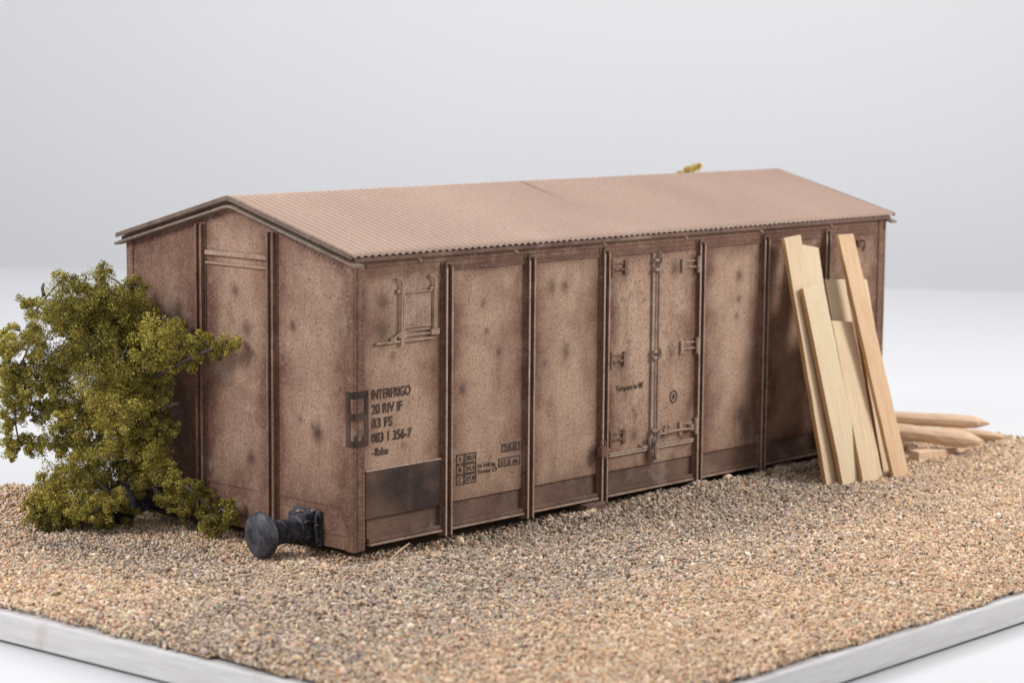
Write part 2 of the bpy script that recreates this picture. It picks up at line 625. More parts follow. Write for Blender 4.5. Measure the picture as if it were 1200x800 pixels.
# ------------------------------------------------------------------ the wagon
L, W, H, DH = 7.774, 3.0, 2.397, 0.4735
wag = thing('freight_wagon', 'rusty brown closed freight wagon body with pale ribbed roof sunk in the gravel', 'freight wagon', (L / 2, W / 2, 0))
RIBS = [1.089, 2.141, 3.166, 4.59, 5.628, 6.685]
STAINS = [(2.45, 2.02, .055), (2.62, 2.02, .045), (2.65, 1.42, .06), (2.36, 1.35, .03), (5.22, 1.95, .06), (5.23, 1.72, .04), (5.2, 1.55, .03), (0.45, 1.58, .035),
          (0.33, 1.80, .09), (0.80, 1.86, .11), (0.34, 2.05, .05), (4.2, 2.08, .07), (4.16, 1.28, .06), (3.45, 2.1, .06), (3.42, 1.24, .055),
          (1.55, 1.95, .03), (1.6, 1.7, .025), (3.62, 0.55, .04), (3.64, 0.72, .03), (5.3, 0.55, .10), (5.38, 0.42, .12), (3.78, .42, .05), (1.75, 1.5, .03), (1.3, 1.22, .06), (4.05, .5, .05), (4.35, .47, .06)]


def wear_side(x, z):
    e = np.array([0.0] + RIBS + [L])
    d = np.min(np.abs(np.asarray(x)[:, None] - e[None]), axis=1)
    n = fbm(x, z, 2.3, 3) - 0.5
    n2 = fbm(x, z, 6, 13) - 0.5
    g = 1.05 * np.exp(-(np.clip(d - 0.05, 0, 9) / (0.19 + 0.14 * n)) ** 1.4)
    g = np.maximum(g, 0.95 * np.exp(-(np.clip(H - 0.12 - z, 0, 9) / 0.11)))
    g = np.maximum(g, 0.55 * np.exp(-(np.clip(z - 0.25, 0, 9) / 0.22)))
    g = np.maximum(g, 0.62 * np.exp(-((x - 0.25) / 0.35) ** 2) * np.exp(-((z - 1.95) / 0.4) ** 2))
    g = g + 0.34 * (1 / (1 + np.exp(-(x - 5.75) / 0.06)))          # the last two bays are browner
    g = g + 0.55 * n + 0.35 * n2 + 0.0
    s = np.zeros_like(g)
    for (sx, sz, r) in STAINS:
        rr = np.hypot((x - sx), (z - sz) * 0.8) / r * (1 + 0.8 * n2)
        s = np.maximum(s, np.exp(-rr ** 2))
    s = np.maximum(0.85 * s, 0.5 * np.clip((fbm(x, z, 9, 50) - 0.74) * 8, 0, 1))
    return np.clip(g, 0, 1), np.clip(s, 0, 1)


def wear_shade_end(y, z):
    e = np.array([0.0, 0.995, 1.946, W])
    d = np.min(np.abs(np.asarray(y)[:, None] - e[None]), axis=1)
    n = fbm(y, z, 2.3, 23) - 0.5
    n2 = fbm(y, z, 6, 33) - 0.5
    zt = H + DH * (1 - np.abs(y - W / 2) / (W / 2))
    g = 0.95 * np.exp(-(np.clip(d - 0.05, 0, 9) / (0.2 + 0.15 * n)) ** 1.4)
    g = np.maximum(g, 0.9 * np.exp(-(np.clip(zt - z - 0.08, 0, 9) / 0.16)))
    g = np.maximum(g, 0.75 * np.exp(-(np.clip(z - 0.3, 0, 9) / 0.35)))
    g = g + 0.48 / (1 + np.exp(-(y - 1.95) / 0.05)) + 0.55 * n + 0.3 * n2 + 0.1  # left bay: browner paint, plus bush shade mixed into the colour
    s = np.zeros_like(g)
    for (sy, sz, r) in [(0.444, 0.925, .07), (0.5, 0.98, .03), (0.66, 1.02, .03), (1.35, 1.75, .06), (1.5, 2.05, .05), (0.75, 1.8, .04), (1.3, 0.6, .06)]:
        s = np.maximum(s, np.exp(-(np.hypot(y - sy, (z - sz) * 0.85) / r * (1 + 0.8 * n2)) ** 2))
    return np.clip(g, 0, 1), np.clip(s, 0, 1)


def grid_mesh(name, U, V, fn, wear, mat, root, thick, nrm, top=None):
    """wall panel: dense front skin for the paint wear, closed by a back and rim"""
    nu, nv = len(U), len(V)
    UU, VV = np.meshgrid(U, V)
    if top is not None:
        T = top(UU)
        VV = V[0] + (VV - V[0]) * (T - V[0]) / (V[-1] - V[0])
    u, v = UU.ravel(), VV.ravel()
    front = [fn(a, b, 0.0) for a, b in zip(u, v)]
    back = [fn(a, b, thick) for a, b in zip(u, v)]
    N = nu * nv
    fs = []
    for j in range(nv - 1):
        for i in range(nu - 1):
            q = j * nu + i
            fs.append((q, q + 1, q + nu + 1, q + nu))
            fs.append((N + q, N + q + nu, N + q + nu + 1, N + q + 1))
    rim = [i for i in range(nu)] + [j * nu + nu - 1 for j in range(1, nv)] + [(nv - 1) * nu + i for i in range(nu - 2, -1, -1)] + [j * nu for j in range(nv - 2, 0, -1)]
    for a, b in zip(rim, rim[1:] + rim[:1]):
        fs.append((b, a, N + a, N + b))
    b_ = MB()
    b_.add(front + back, fs)
    o = b_.build(name, mat, root)
    g, s = wear(u, v)
    set_attr(o.data, 'grime', np.r_[g, g])
    set_attr(o.data, 'stain', np.r_[s, s])
    return o


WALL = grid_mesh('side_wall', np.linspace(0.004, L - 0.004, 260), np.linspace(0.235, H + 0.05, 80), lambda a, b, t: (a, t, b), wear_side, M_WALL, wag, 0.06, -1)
FAR_WALL = WALL.copy(); COL.objects.link(FAR_WALL); FAR_WALL.parent = wag
FAR_WALL.rotation_euler = (0, 0, math.pi)
gable = lambda U: H - 0.012 + (DH - 0.065) * (1 - np.abs(U - W / 2) / (W / 2))
END = grid_mesh('end_wall', np.linspace(0.0, W, 101), np.linspace(-0.03, H, 80), lambda a, b, t: (t, a, b), wear_shade_end, M_END, wag, 0.06, -1, gable)
FAR_END = END.copy(); COL.objects.link(FAR_END); FAR_END.parent = wag
FAR_END.rotation_euler = (0, 0, math.pi)


def mirrored(o):
    """the same part on the hidden side of the wagon: turned half round about its centre"""
    c = o.copy(); COL.objects.link(c); c.parent = o.parent
    c.rotation_euler = (0, 0, math.pi)
    return c


# floor under the body
MB().box(0.05, L - 0.05, 0.08, W - 0.08, 0.01, 0.06).build('floor_pan', M_SILL, wag)

# sill strip with ledge
for (x0, x1) in [(0.1, RIBS[0])] + list(zip(RIBS[:-1], RIBS[1:])) + [(RIBS[-1], L - 0.1)]:
    b = MB()
    b.box(x0 + 0.07, x1 - 0.07, 0.022, 0.075, 0.03, 0.245)
    b.box(x0 + 0.064, x1 - 0.064, -0.018, 0.072, 0.018, 0.052)
    b.box(x0 + 0.064, x1 - 0.064, -0.034, 0.02, -0.006, 0.014, 1)
    mirrored(b.build('sill', [M_SILL, M_HATCH], wag, bevel=0.006))

# ribs: two fins with a groove between
def rib_side(x, top=2.335, bot=-0.045):
    b = MB()
    b.box(x - 0.066, x + 0.066, -0.012, 0.03, bot, top)
    for s, mi in ((-1, 1), (1, 2)):
        xa = x + s * 0.034
        b.box(xa - 0.0125, xa + 0.0125, -0.044, -0.008, bot + 0.004, top - 0.03)
        b.box(xa - 0.0105, xa + 0.0105, -0.0495, -0.0445, bot + 0.002, top - 0.045, mi)
    b.tube([(x - 0.036, -0.026, top - 0.03), (x - 0.02, -0.026, top - 0.006), (x + 0.02, -0.026, top - 0.006), (x + 0.036, -0.026, top - 0.03)], 0.018, 6)
    return b.build('rib', [M_BROWN, M_EDGE, M_HATCH], wag, bevel=0.004)


for x in RIBS:
    mirrored(rib_side(x))


def rib_end(y):
    top = H + DH * (1 - abs(y - W / 2) / (W / 2)) - 0.10
    b = MB()
    b.box(-0.012, 0.03, y - 0.062, y + 0.062, -0.03, top)
    for s in (-1, 1):
        ya = y + s * 0.034
        b.box(-0.045, -0.008, ya - 0.013, ya + 0.013, -0.026, top - 0.02)
        b.box(-0.051, -0.0455, ya - 0.0145, ya + 0.0145, -0.026, top - 0.03, 0)
    return b.build('rib', [M_BROWN, M_EDGE], wag, bevel=0.004)


for y in (0.995, 1.946):
    mirrored(rib_end(y))

# corner posts: an angle iron wrapping each corner
def corner(y0, sgn):
    b = MB()
    b.box(-0.014, 0.03, min(y0 - sgn * 0.013, y0 + sgn * 0.085), max(y0 - sgn * 0.013, y0 + sgn * 0.085), -0.04, H + 0.045)
    b.box(0.0305, 0.125, min(y0 - sgn * 0.013, y0 + sgn * 0.03), max(y0 - sgn * 0.013, y0 + sgn * 0.03), -0.04, H + 0.045)
    o = b.build('corner_post', M_BROWN, wag, bevel=0.012)
    r1, r2 = MB(), MB()
    for k in range(58):
        z = 0.02 + k * 0.041
        if 0.80 < z < 1.36:
            continue
        r1.dome((0.095, y0 - sgn * 0.0135, z), 0.0075, (0, -sgn, 0))
        r2.dome((-0.0145, y0 + sgn * 0.06, z), 0.0075, (-1, 0, 0))
    m_ = mirrored(o)
    for q in (r1, r2):
        rr = q.build('rivet_row', M_BROWN, o)
        m2 = rr.copy(); COL.objects.link(m2); m2.parent = m_


corner(0.0, 1)
corner(W, -1)

# rail under the eave and thin moulding at lintel height
b = MB()
b.box(0.14, L - 0.14, -0.010, 0.03, 2.345, 2.43)
top_rail = b.build('eave_rail', M_BROWN, wag, bevel=0.005); mirrored(top_rail)
for (x0, x1) in list(zip(RIBS[:-1], RIBS[1:])) + [(RIBS[-1], L - 0.125)]:
    b = MB()
    b.box(x0 + 0.07, x1 - 0.07, -0.013, 0.02, 2.262, 2.277)
    b.box(x0 + 0.07, x1 - 0.07, -0.006, 0.02, 2.2775, 2.2955)
    b.box(x0 + 0.07, x1 - 0.07, -0.013, 0.02, 2.296, 2.306)
    o = b.build('lintel_moulding', M_BROWN, wag, bevel=0.003); mirrored(o)

# seams and mouldings on the end
for (y0, y1) in ((0.09, 0.93), (1.06, 1.88), (2.01, 2.91)):
    mirrored(MB().box(-0.007, 0.02, y0, y1, 0.322, 0.331).build('seam', M_SILL, wag))
    mirrored(MB().box(-0.007, 0.02, y0, y1, 0.085, 0.093).build('seam', M_SILL, wag))
mirrored(MB().box(-0.030, 0.02, 1.06, 1.88, 2.345, 2.385).build('crossbar', M_HATCH, wag, bevel=0.005))
mirrored(MB().box(-0.024, 0.02, 1.06, 1.88, 2.265, 2.285).build('crossbar', M_HATCH, wag, bevel=0.005))
r = MB()
for k in range(62):
    y = 0.10 + k * (W - 0.2) / 61
    z = H + DH * (1 - abs(y - W / 2) / (W / 2)) - 0.10
    r.dome((-0.001, y, z), 0.010, (-1, 0, 0))
for k in range(26):
    r.dome((-0.001, 0.12 + k * 0.032, 0.255), 0.007, (-1, 0, 0))
mirrored(r.build('rivet_row', M_BROWN, wag))
for k in range(6):
    r = MB()
    x = 0.75 + k * 1.2
    r.dome((x, -0.012, 2.388), 0.02, (0, -1, 0))
    r.tube([(x - 0.03, -0.02, 2.40), (x + 0.02, -0.024, 2.37)], 0.008, 6)
    mirrored(r.build('eave_bolt', M_EDGE, wag))


# roof -------------------------------------------------------------------
SEAMX, SEAMY = 3.63, 1.36


def roof():
    x0, x1 = -0.08, L + 0.08
    ncor = 100
    per = (x1 - x0) / ncor
    xs = np.linspace(x0, x1, ncor * 8 + 1)
    rows = [(-0.062, 2.458), (0.02, None), (0.35, None), (0.75, None), (1.15, None), (1.40, None), (1.47, None), (1.5, 0), (1.53, None), (1.60, None), (1.85, None), (2.25, None), (2.65, None), (2.98, None), (3.062, None)]
    slope = (2.872 - 2.458) / 1.562

    def zc(y):
        a = abs(y - 1.5)
        return 2.458 + slope * (1.562 - (a * a / 0.08 + 0.02 if a < 0.04 else a))
    ys = [r_[0] for r_ in rows]
    amp = 0.0145
    # the sheet stops and overlaps at a seam in the middle
    vs, st, gr = [], [], []
    for y in ys:
        ef = 0.5 if (y < -0.03 or y > 3.03) else 1.0
        for i, x in enumerate(xs):
            c = math.cos(2 * math.pi * (x - x0) / per)
            fade = 1 - 0.72 * min(max((x - 5.6) / 1.2, 0), 1) * (0.7 + 0.3 * math.sin(3 * y))      # worn flatter by paint at the far end
            z = zc(y) + amp * c * fade * ef + 0.004 * (vnoise(x, y, 1.3, 2) - 0.5)
            vs.append((x, y, z))
            t = math.exp(-((x - SEAMX) / 0.03) ** 2) * max(0, 1 - abs(y - SEAMY) / 0.4) * 0.55
            t = max(t, math.exp(-((x - 1.1) ** 2 + (y - 1.3) ** 2) / 0.0025))
            st.append(t)
            w_ = min(max((x - 2.6) / 4.5, 0), 1)
            gr.append(min(1, max(0, (0.36 - 0.36 * c) * (1 - 0.75 * w_) + 0.62 * w_ + 0.35 * (vnoise(x, y * 0.6, 1.6, 8) - 0.5))))
    nx = len(xs); N = len(vs)
    vs2 = [(x, y, z - 0.013) for (x, y, z) in vs]
    fs = []
    for j in range(len(ys) - 1):
        for i in range(nx - 1):
            q = j * nx + i
            fs.append((q, q + 1, q + nx + 1, q + nx))
            fs.append((N + q, N + q + nx, N + q + nx + 1, N + q + 1))
    nv = len(ys)
    rim = [i for i in range(nx)] + [j * nx + nx - 1 for j in range(1, nv)] + [(nv - 1) * nx + i for i in range(nx - 2, -1, -1)] + [j * nx for j in range(nv - 2, 0, -1)]
    mi = [0] * len(fs)
    for a, b_ in zip(rim, rim[1:] + rim[:1]):
        fs.append((b_, a, N + a, N + b_)); mi.append(1)
    b = MB(); b.add(vs + vs2, fs, mi)
    o = b.build('roof', [M_ROOF, M_EDGE], wag)
    set_attr(o.data, 'stain', st + st)
    set_attr(o.data, 'grime', gr + gr)
    sm = np.ones(len(fs), bool); sm[len(mi) - len(rim):] = False
    o.data.polygons.foreach_set('use_smooth', sm)
    # capping strip over each gable edge
    cap = MB()
    tr = MB()
    for xx, x_in in ((x0 - 0.012, x0 + 0.02), (x1 - 0.02, x1 + 0.012)):
        pass
    def band(bb, xa, xb, dz0, dz1, yo, mi=0):
        yy = [-yo, 0.4, 0.9, 1.3, 1.44, 1.5, 1.56, 1.7, 2.1, 2.6, 3 + yo]
        V = []
        for y in yy:
            z = zc(min(max(y, -0.5), 3.5))
            V += [(xa, y, z + dz0), (xb, y, z + dz0), (xb, y, z + dz1), (xa, y, z + dz1)]
        F = []
        for i in range(len(yy) - 1):
            for k in range(4):
                q = (k + 1) % 4
                F.append((i * 4 + k, i * 4 + q, (i + 1) * 4 + q, (i + 1) * 4 + k))
        F += [(3, 2, 1, 0), tuple((len(yy) - 1) * 4 + k for k in range(4))]
        bb.add(V, F, mi)
    for (xa, xb) in ((x0 - 0.014, x0 + 0.006), (x1 - 0.006, x1 + 0.014)):
        cap = MB(); band(cap, xa, xb, -0.030, 0.009, 0.065)
        cap.build('gable_rim', M_RIMDARK, o, bevel=0.005)
    for (xa, xb) in ((x0 - 0.004, x0 + 0.10), (x1 - 0.10, x1 + 0.004)):
        tr = MB(); band(tr, xa, xb, -0.092, -0.066, 0.10)
        tr.build('roof_lip', M_RIM, o, bevel=0.008)
    for (ya, yb) in ((-0.050, -0.012), (3.012, 3.050)):
        MB().box(x0 + 0.1, x1 - 0.1, ya, yb, 2.405, 2.435).build('gutter_strip', M_SILL, o, bevel=0.006)
    fil = MB()
    band(fil, x0 + 0.05, x1 - 0.05, -0.060, -0.0265, 0.052)
    fil.build('roof_board', M_SILL, o)


roof()

# door ---------------------------------------------------------------------
def wear_door(x, z):
    g, s = wear_side(x, z)
    d = np.min(np.abs(x[:, None] - np.array([[3.235, 3.865, 3.915, 4.52]])), axis=1)
    return np.clip(g + 0.35 * np.exp(-(d / 0.05) ** 2), 0, 1), s


door = grid_mesh('door', np.linspace(3.238, 3.858, 24), np.linspace(0.375, 2.245, 60), lambda a, b, t: (a, -0.013 + t, b), wear_door, M_WALL, wag, 0.02, -1)
mirrored(door)
door2 = grid_mesh('door', np.linspace(3.915, 4.518, 24), np.linspace(0.375, 2.245, 60), lambda a, b, t: (a, -0.013 + t, b), wear_door, M_WALL, wag, 0.02, -1)
mirrored(door2)
# bottom rails of each leaf
for (d_, x0, x1) in ((door, 3.245, 3.80), (door2, 3.975, 4.51)):
    MB().box(x0, x1, -0.030, -0.008, 0.372, 0.392).tube([(x0, -0.03, 0.405), (x1, -0.03, 0.405)], 0.008, 6).build('door_rail', M_EDGE, d_, bevel=0.004)
# hinges
for (d_, xs_, z, s) in ((door, 3.235, 2.13, 1), (door, 3.235, 1.27, 1), (door, 3.235, 0.53, 1), (door2, 4.525, 2.09, -1), (door2, 4.525, 1.30, -1), (door2, 4.525, 0.51, -1)):
    b = MB()
    xa, xb = sorted((xs_ - s * 0.02, xs_ + s * 0.24))
    b.box(xa, xb, -0.030, -0.010, z - 0.011, z + 0.011)
    b.box(xa, xb, -0.026, -0.010, z + 0.05, z + 0.066)
    e = xs_ + s * 0.22
    b.box(e - 0.022, e + 0.022, -0.036, -0.010, z - 0.045, z + 0.085)
    b.tube([(xs_, -0.042, z - 0.06), (xs_, -0.042, z + 0.10)], 0.019, 8)
    for q in (0.06, 0.14):
        b.dome((xs_ + s * q, -0.030, z), 0.012, (0, -1, 0))
    b.build('hinge', M_METAL if s < 0 else M_BROWN, d_, bevel=0.004)
# locking bar between the leaves
b = MB()
b.box(3.845, 3.885, -0.034, 0.0, 0.30, 2.255)
b.box(3.893, 3.901, -0.024, 0.0, 0.30, 2.255, 1)
b.tube([(3.925, -0.045, 0.33), (3.925, -0.045, 2.27)], 0.0125, 8)
for z in (2.19, 2.10, 1.32, 1.26, 0.56, 0.46):
    b.box(3.838, 3.955, -0.066, -0.012, z - 0.014, z + 0.014)
for z in (2.2, 1.3):
    b.tube([(3.90, -0.075, z - 0.05), (3.93, -0.078, z), (3.91, -0.075, z + 0.05)], 0.013, 6)
lb = b.build('locking_bar', [M_METAL, M_BOARD], wag, bevel=0.004)
mirrored(lb)
# latch at the foot of the bar: bracket, swinging handle, bolt heads
b = MB()
b.box(3.825, 3.955, -0.048, -0.012, 0.27, 0.51)
b.box(3.85, 3.935, -0.075, -0.045, 0.40, 0.45)
b.box(3.85, 3.935, -0.075, -0.045, 0.285, 0.325)
b.tube([(3.87, -0.08, 0.29), (3.85, -0.085, 0.40), (3.89, -0.09, 0.50), (3.94, -0.085, 0.565)], 0.014, 7)
b.tube([(3.80, -0.06, 0.44), (3.80, -0.06, 0.50)], 0.014, 7)
for p in ((3.845, 0.49), (3.935, 0.49), (3.845, 0.345), (3.935, 0.345), (3.89, 0.30)):
    b.dome((p[0], -0.048, p[1]), 0.017, (0, -1, 0))
la = b.build('latch', M_METAL, lb, bevel=0.004)
b = MB()
b.tube([(3.97, -0.05, 0.515), (4.20, -0.055, 0.525), (4.46, -0.05, 0.515)], 0.012, 7)
b.box(4.02, 4.06, -0.06, -0.012, 0.50, 0.555)
b.dome((4.10, -0.05, 0.585), 0.026, (0, -1, 0), 8)
b.box(4.43, 4.475, -0.06, -0.012, 0.495, 0.555)
b.box(3.72, 3.80, -0.04, -0.012, 0.40, 0.425)
b.dome((3.70, -0.03, 0.437), 0.018, (0, -1, 0), 8)
b.build('handle', M_METAL, la, bevel=0.003)
# padlock-like catch on the rib beside the door
b = MB()
b.box(3.05, 3.135, -0.105, -0.05, 0.40, 0.50)
b.tube([(3.062, -0.078, 0.49), (3.062, -0.078, 0.545), (3.10, -0.078, 0.56), (3.13, -0.078, 0.54), (3.13, -0.078, 0.49)], 0.011, 6)
b.build('catch', [M_BROWN], wag, bevel=0.008)

# vent hatch with guide bars in the first bay
b = MB()
for x in (0.535, 0.925):
    b.tube([(x - 0.055, -0.03, 2.235), (x - 0.02, -0.045, 2.235), (x + 0.005, -0.045, 2.19), (x, -0.04, 1.99), (x, -0.04, 1.74)], 0.0145, 7)
    b.tube([(x + 0.035, -0.02, 2.16), (x + 0.035, -0.02, 1.76)], 0.012, 6)
    b.box(x - 0.04, x + 0.06, -0.05, 0.0, 1.725, 1.775)
    b.box(x - 0.05, x + 0.03, -0.04, 0.0, 2.11, 2.14)
b.tube([(0.60, -0.03, 2.10), (0.90, -0.03, 2.105)], 0.009, 6)
b.box(0.62, 0.88, -0.028, 0.0, 1.775, 1.792)
b.v = [(x, y * 0.6, z) for x, y, z in b.v]
hatch = b.build('vent_hatch', M_HATCH, wag, bevel=0.004)
b = MB()
b.box(0.235, 0.93, -0.045, 0.0, 1.690, 1.710)
b.box(0.46, 0.93, -0.035, 0.0, 1.735, 1.75)
b.box(0.42, 0.47, -0.05, 0.0, 1.70, 1.74)
b.box(0.52, 0.56, -0.055, 0.0, 1.665, 1.735)
b.tube([(0.40, -0.04, 1.715), (0.50, -0.05, 1.765), (0.60, -0.045, 1.775)], 0.012, 6)
b.v = [(x, y * 0.65, z) for x, y, z in b.v]
b.build('hatch_rail', M_HATCH, hatch, bevel=0.004)
b = MB()
b.box(0.565, 0.90, -0.010, 0.0, 1.80, 2.09)
b.build('hatch_plate', M_HATCH, hatch, bevel=0.004)

# lamp iron on the last bay, hooks
b = MB()
b.box(7.24, 7.34, -0.03, 0.0, 2.13, 2.20)
b.tube([(7.29, -0.03, 2.20), (7.29, -0.08, 2.19), (7.29, -0.08, 2.12)], 0.014, 7)
b.dome((7.38, -0.0, 2.10), 0.03, (0, -1, 0), 8)
b.build('lamp_iron', M_BROWN, wag, bevel=0.004)
# support block under the wagon
for x in (3.02, 6.0):
    mirrored(MB().box(x - 0.17, x + 0.11, -0.10, 0.25, -0.14, -0.020).build('support_block', M_SILL, wag, bevel=0.008))

# chalk board
b = MB()
b.box(0.127, 1.020, -0.014, 0.0, 0.228, 0.628)
nb = b.build('notice_board', M_BOARD, wag, bevel=0.004)
MB().box(0.127, 1.022, -0.020, 0.0, 0.629, 0.643).build('board_ledge', M_EDGE, nb, bevel=0.003)


# lettering ------------------------------------------------------------------
def text_mesh(s, x, z, h, width, y=-0.0045, name='lettering', root=None, mat=None, slant=0.0):
    cu = bpy.data.curves.new(name, 'FONT')
    cu.body = s
    cu.size = 1.0
    cu.extrude = 0.001
    cu.offset = 0.022
    ob = bpy.data.objects.new('tmp', cu)
    COL.objects.link(ob)
    dg = bpy.context.evaluated_depsgraph_get()
    dg.update()
    me = bpy.data.meshes.new_from_object(ob.evaluated_get(dg))
    bpy.data.objects.remove(ob)
    bpy.data.curves.remove(cu)
    n = len(me.vertices)
    co = np.empty(n * 3, np.float32); me.vertices.foreach_get('co', co); co = co.reshape(-1, 3)
    capH = 0.70
    mn, mx = co[:, 0].min(), co[:, 0].max()
    X = x + (co[:, 0] - mn) / (mx - mn) * width
    Z = z + co[:, 1] / capH * h
    Y = y - (co[:, 2] > 0) * 0.0015
    off = WORLD_LOC[wag.name]
    me.vertices.foreach_set('co', (np.c_[X, Y, Z] - np.array(off)).astype(np.float32).ravel())
    me.materials.clear(); me.materials.append(mat or M_INK)
    me.update()
    me.name = name
    o = bpy.data.objects.new(name, me)
    COL.objects.link(o)
    o.parent = root or wag
    WORLD_LOC[o.name] = off
    return o


for (s, x, z, h, wd) in [('INTERFRIGO', 0.205, 1.235, 0.080, 0.455), ('20 RIV IF', 0.205, 1.112, 0.080, 0.360), ('83 FS', 0.205, 0.992, 0.080, 0.245),
                         ('083 1 356-7', 0.205, 0.868, 0.080, 0.470), ('-Ibbs', 0.21, 0.755, 0.065, 0.19)]:
    text_mesh(s, x, z, h, wd)
text_mesh("Tempere in 90'", 3.345, 0.985, 0.052, 0.40, y=-0.0175, root=door)

# black emblem wrapped round the corner post
b = MB()
e = 0.0178
def wrap(z0, z1):
    b.box(-0.014, 0.155, -e, -0.008, z0, z1)
    b.box(-e - 0.001, -0.0085, -e, 0.075, z0, z1)
wrap(1.262, 1.318)
wrap(1.075, 1.135)
wrap(0.852, 0.905)
b.box(0.112, 0.155, -e - 0.0004, -0.0005, 0.9055, 1.0745)
b.box(0.112, 0.155, -e - 0.0004, -0.0005, 1.1355, 1.2615)
b.box(-e - 0.0014, -0.009, 0.022, 0.0754, 0.9055, 1.0745)
b.box(-e - 0.0014, -0.009, 0.022, 0.0754, 1.1355, 1.2615)
b.box(-0.005, 0.03, -e - 0.0004, -0.0005, 0.9055, 0.950)
b.box(0.085, 0.1115, -e - 0.0004, -0.0005, 0.9055, 0.950)
b.build('emblem', M_EMBLEM, wag)

# little table of markings and two framed boxes in the second bay
b = MB()
def frame(x0, x1, z0, z1, t=0.012, y=-0.0035):
    b.box(x0, x1, y, 0, z0, z0 + t); b.box(x0, x1, y, 0, z1 - t, z1)
    b.box(x0, x0 + t, y - 0.0003, 0, z0 + t, z1 - t); b.box(x1 - t, x1, y - 0.0003, 0, z0 + t, z1 - t)
for k in range(3):
    z1 = 0.645 - k * 0.092
    frame(1.222, 1.325, z1 - 0.092, z1 - 0.003)
    frame(1.327, 1.475, z1 - 0.092, z1 - 0.003)
mk = b.build('marking_table', M_INK, wag)
for fr in ((1.80, 2.035, 0.592, 0.668), (1.76, 2.045, 0.462, 0.545)):
    b = MB(); frame(*fr); b.build('marking_frame', M_INK, wag)
for (s, x, z, h, wd) in [('A', 1.255, 0.58, 0.04, 0.035), ('B', 1.255, 0.487, 0.04, 0.035), ('C', 1.255, 0.395, 0.04, 0.035), ('20,5', 1.345, 0.58, 0.04, 0.11), ('24,5', 1.345, 0.487, 0.04, 0.11),
                         ('27,0', 1.345, 0.395, 0.04, 0.11), ('14 310 kg', 1.50, 0.492, 0.034, 0.22), ('Frein O', 1.50, 0.440, 0.034, 0.24), ('28,0', 1.825, 0.607, 0.044, 0.17), ('37,5 m', 1.785, 0.482, 0.042, 0.22)]:
    text_mesh(s, x, z, h, wd, root=mk)

# ringed mark on the door leaf
b = MB()
cx, cz = 4.205, 0.85
n = 28
V, F = [], []
for k in range(n):
    th = 2 * math.pi * k / n
    for rr in (0.058, 0.044):
        V.append((cx + rr * math.cos(th), -0.0175, cz + rr * 1.12 * math.sin(th)))
for k in range(n):
    q = (k + 1) % n
    F.append((2 * k, 2 * q, 2 * q + 1, 2 * k + 1))
b.add(V, F)
V = []
for k in range(10):
    th = math.pi / 2 + 2 * math.pi * k / 10
    rr = 0.034 if k % 2 == 0 else 0.015
    V.append((cx + rr * math.cos(th), -0.0176, cz + rr * 1.12 * math.sin(th)))
b.add(V + [(cx, -0.0176, cz)], [(k, (k + 1) % 10, 10) for k in range(10)])
b.build('ring_mark', M_INK, door2)


# buffers -------------------------------------------------------------------
def buffer(y, z):
    b = MB()
    b.box(-0.035, -0.012, y - 0.175, y + 0.175, z - 0.15, z + 0.16)
    b.box(-0.14, -0.034, y - 0.115, y + 0.115, z - 0.10, z + 0.135)
    for (dy, dz) in ((-0.14, -0.115), (0.14, -0.115), (-0.14, 0.125), (0.14, 0.125)):
        b.dome((-0.035, y + dy, z + dz), 0.024, (-1, 0, 0), 8)
    base = b.build('buffer', M_IRON, wag, bevel=0.014)
    s = MB()
    s.lathe_x(0, y, z, [(0.10, 0.115), (0.16, 0.118), (0.17, 0.098), (0.30, 0.092), (0.305, 0.105), (0.335, 0.105), (0.34, 0.092), (0.385, 0.095), (0.39, 0.112), (0.42, 0.114), (0.425, 0.104), (0.455, 0.112), (0.46, 0.132), (0.485, 0.14), (0.51, 0.165)], 28)
    s.build('buffer_shaft', M_IRON, base, smooth=False)
    h = MB()
    h.lathe_x(0, y, z, [(0.500, 0.09), (0.505, 0.175), (0.515, 0.193), (0.535, 0.199), (0.555, 0.193), (0.572, 0.165), (0.582, 0.11), (0.586, 0.05), (0.587, 0.002)], 40)
    h.build('buffer_head', M_IRON, base, smooth=True)
    c = MB()
    c.tube([(-0.05, y - 0.155, z - 0.10), (-0.075, y - 0.162, z + 0.02), (-0.055, y - 0.150, z + 0.12)], [0.016, 0.02, 0.014], 7)
    c.tube([(-0.05, y - 0.15, z + 0.06), (-0.13, y - 0.140, z + 0.085), (-0.19, y - 0.115, z + 0.055)], 0.013, 7)
    c.tube([(-0.05, y - 0.13, z - 0.06), (-0.12, y - 0.135, z - 0.05), (-0.15, y - 0.11, z - 0.075)], 0.013, 7)
    c.build('buffer_bracket', M_IRON, base, bevel=0.004)
    for (cx_, cy_, cz_, q) in ((-0.085, y + 0.03, z + 0.142, 0.034), (-0.05, y - 0.10, z + 0.158, 0.022), (-0.07, y - 0.168, z + 0.045, 0.016), (-0.045, y - 0.155, z - 0.09, 0.014), (-0.15, y - 0.13, z + 0.08, 0.012)):
        k = MB()
        V = [(cx_ + random.uniform(-1, 1) * q, cy_ + random.uniform(-1, 1) * q, cz_ + random.uniform(-0.5, 0.7) * q) for _ in range(4)]
        k.add([(cx_ - q, cy_ - q * 0.8, cz_), (cx_ + q, cy_ - q, cz_), (cx_ + q * 0.7, cy_ + q, cz_), (cx_ - q * 0.9, cy_ + q * 0.7, cz_), (cx_ - q * 0.3, cy_ - q * 0.3, cz_ + q * 0.7), (cx_ + q * 0.5, cy_ + q * 0.2, cz_ + q * 0.5)],
              [(3, 2, 1, 0), (0, 1, 5, 4), (1, 2, 5), (2, 3, 4, 5), (3, 0, 4)])
        k.build('chipped_edge', M_METAL, base)
    return base


buffer(0.55, 0.108)
buffer(2.45, 0.108)


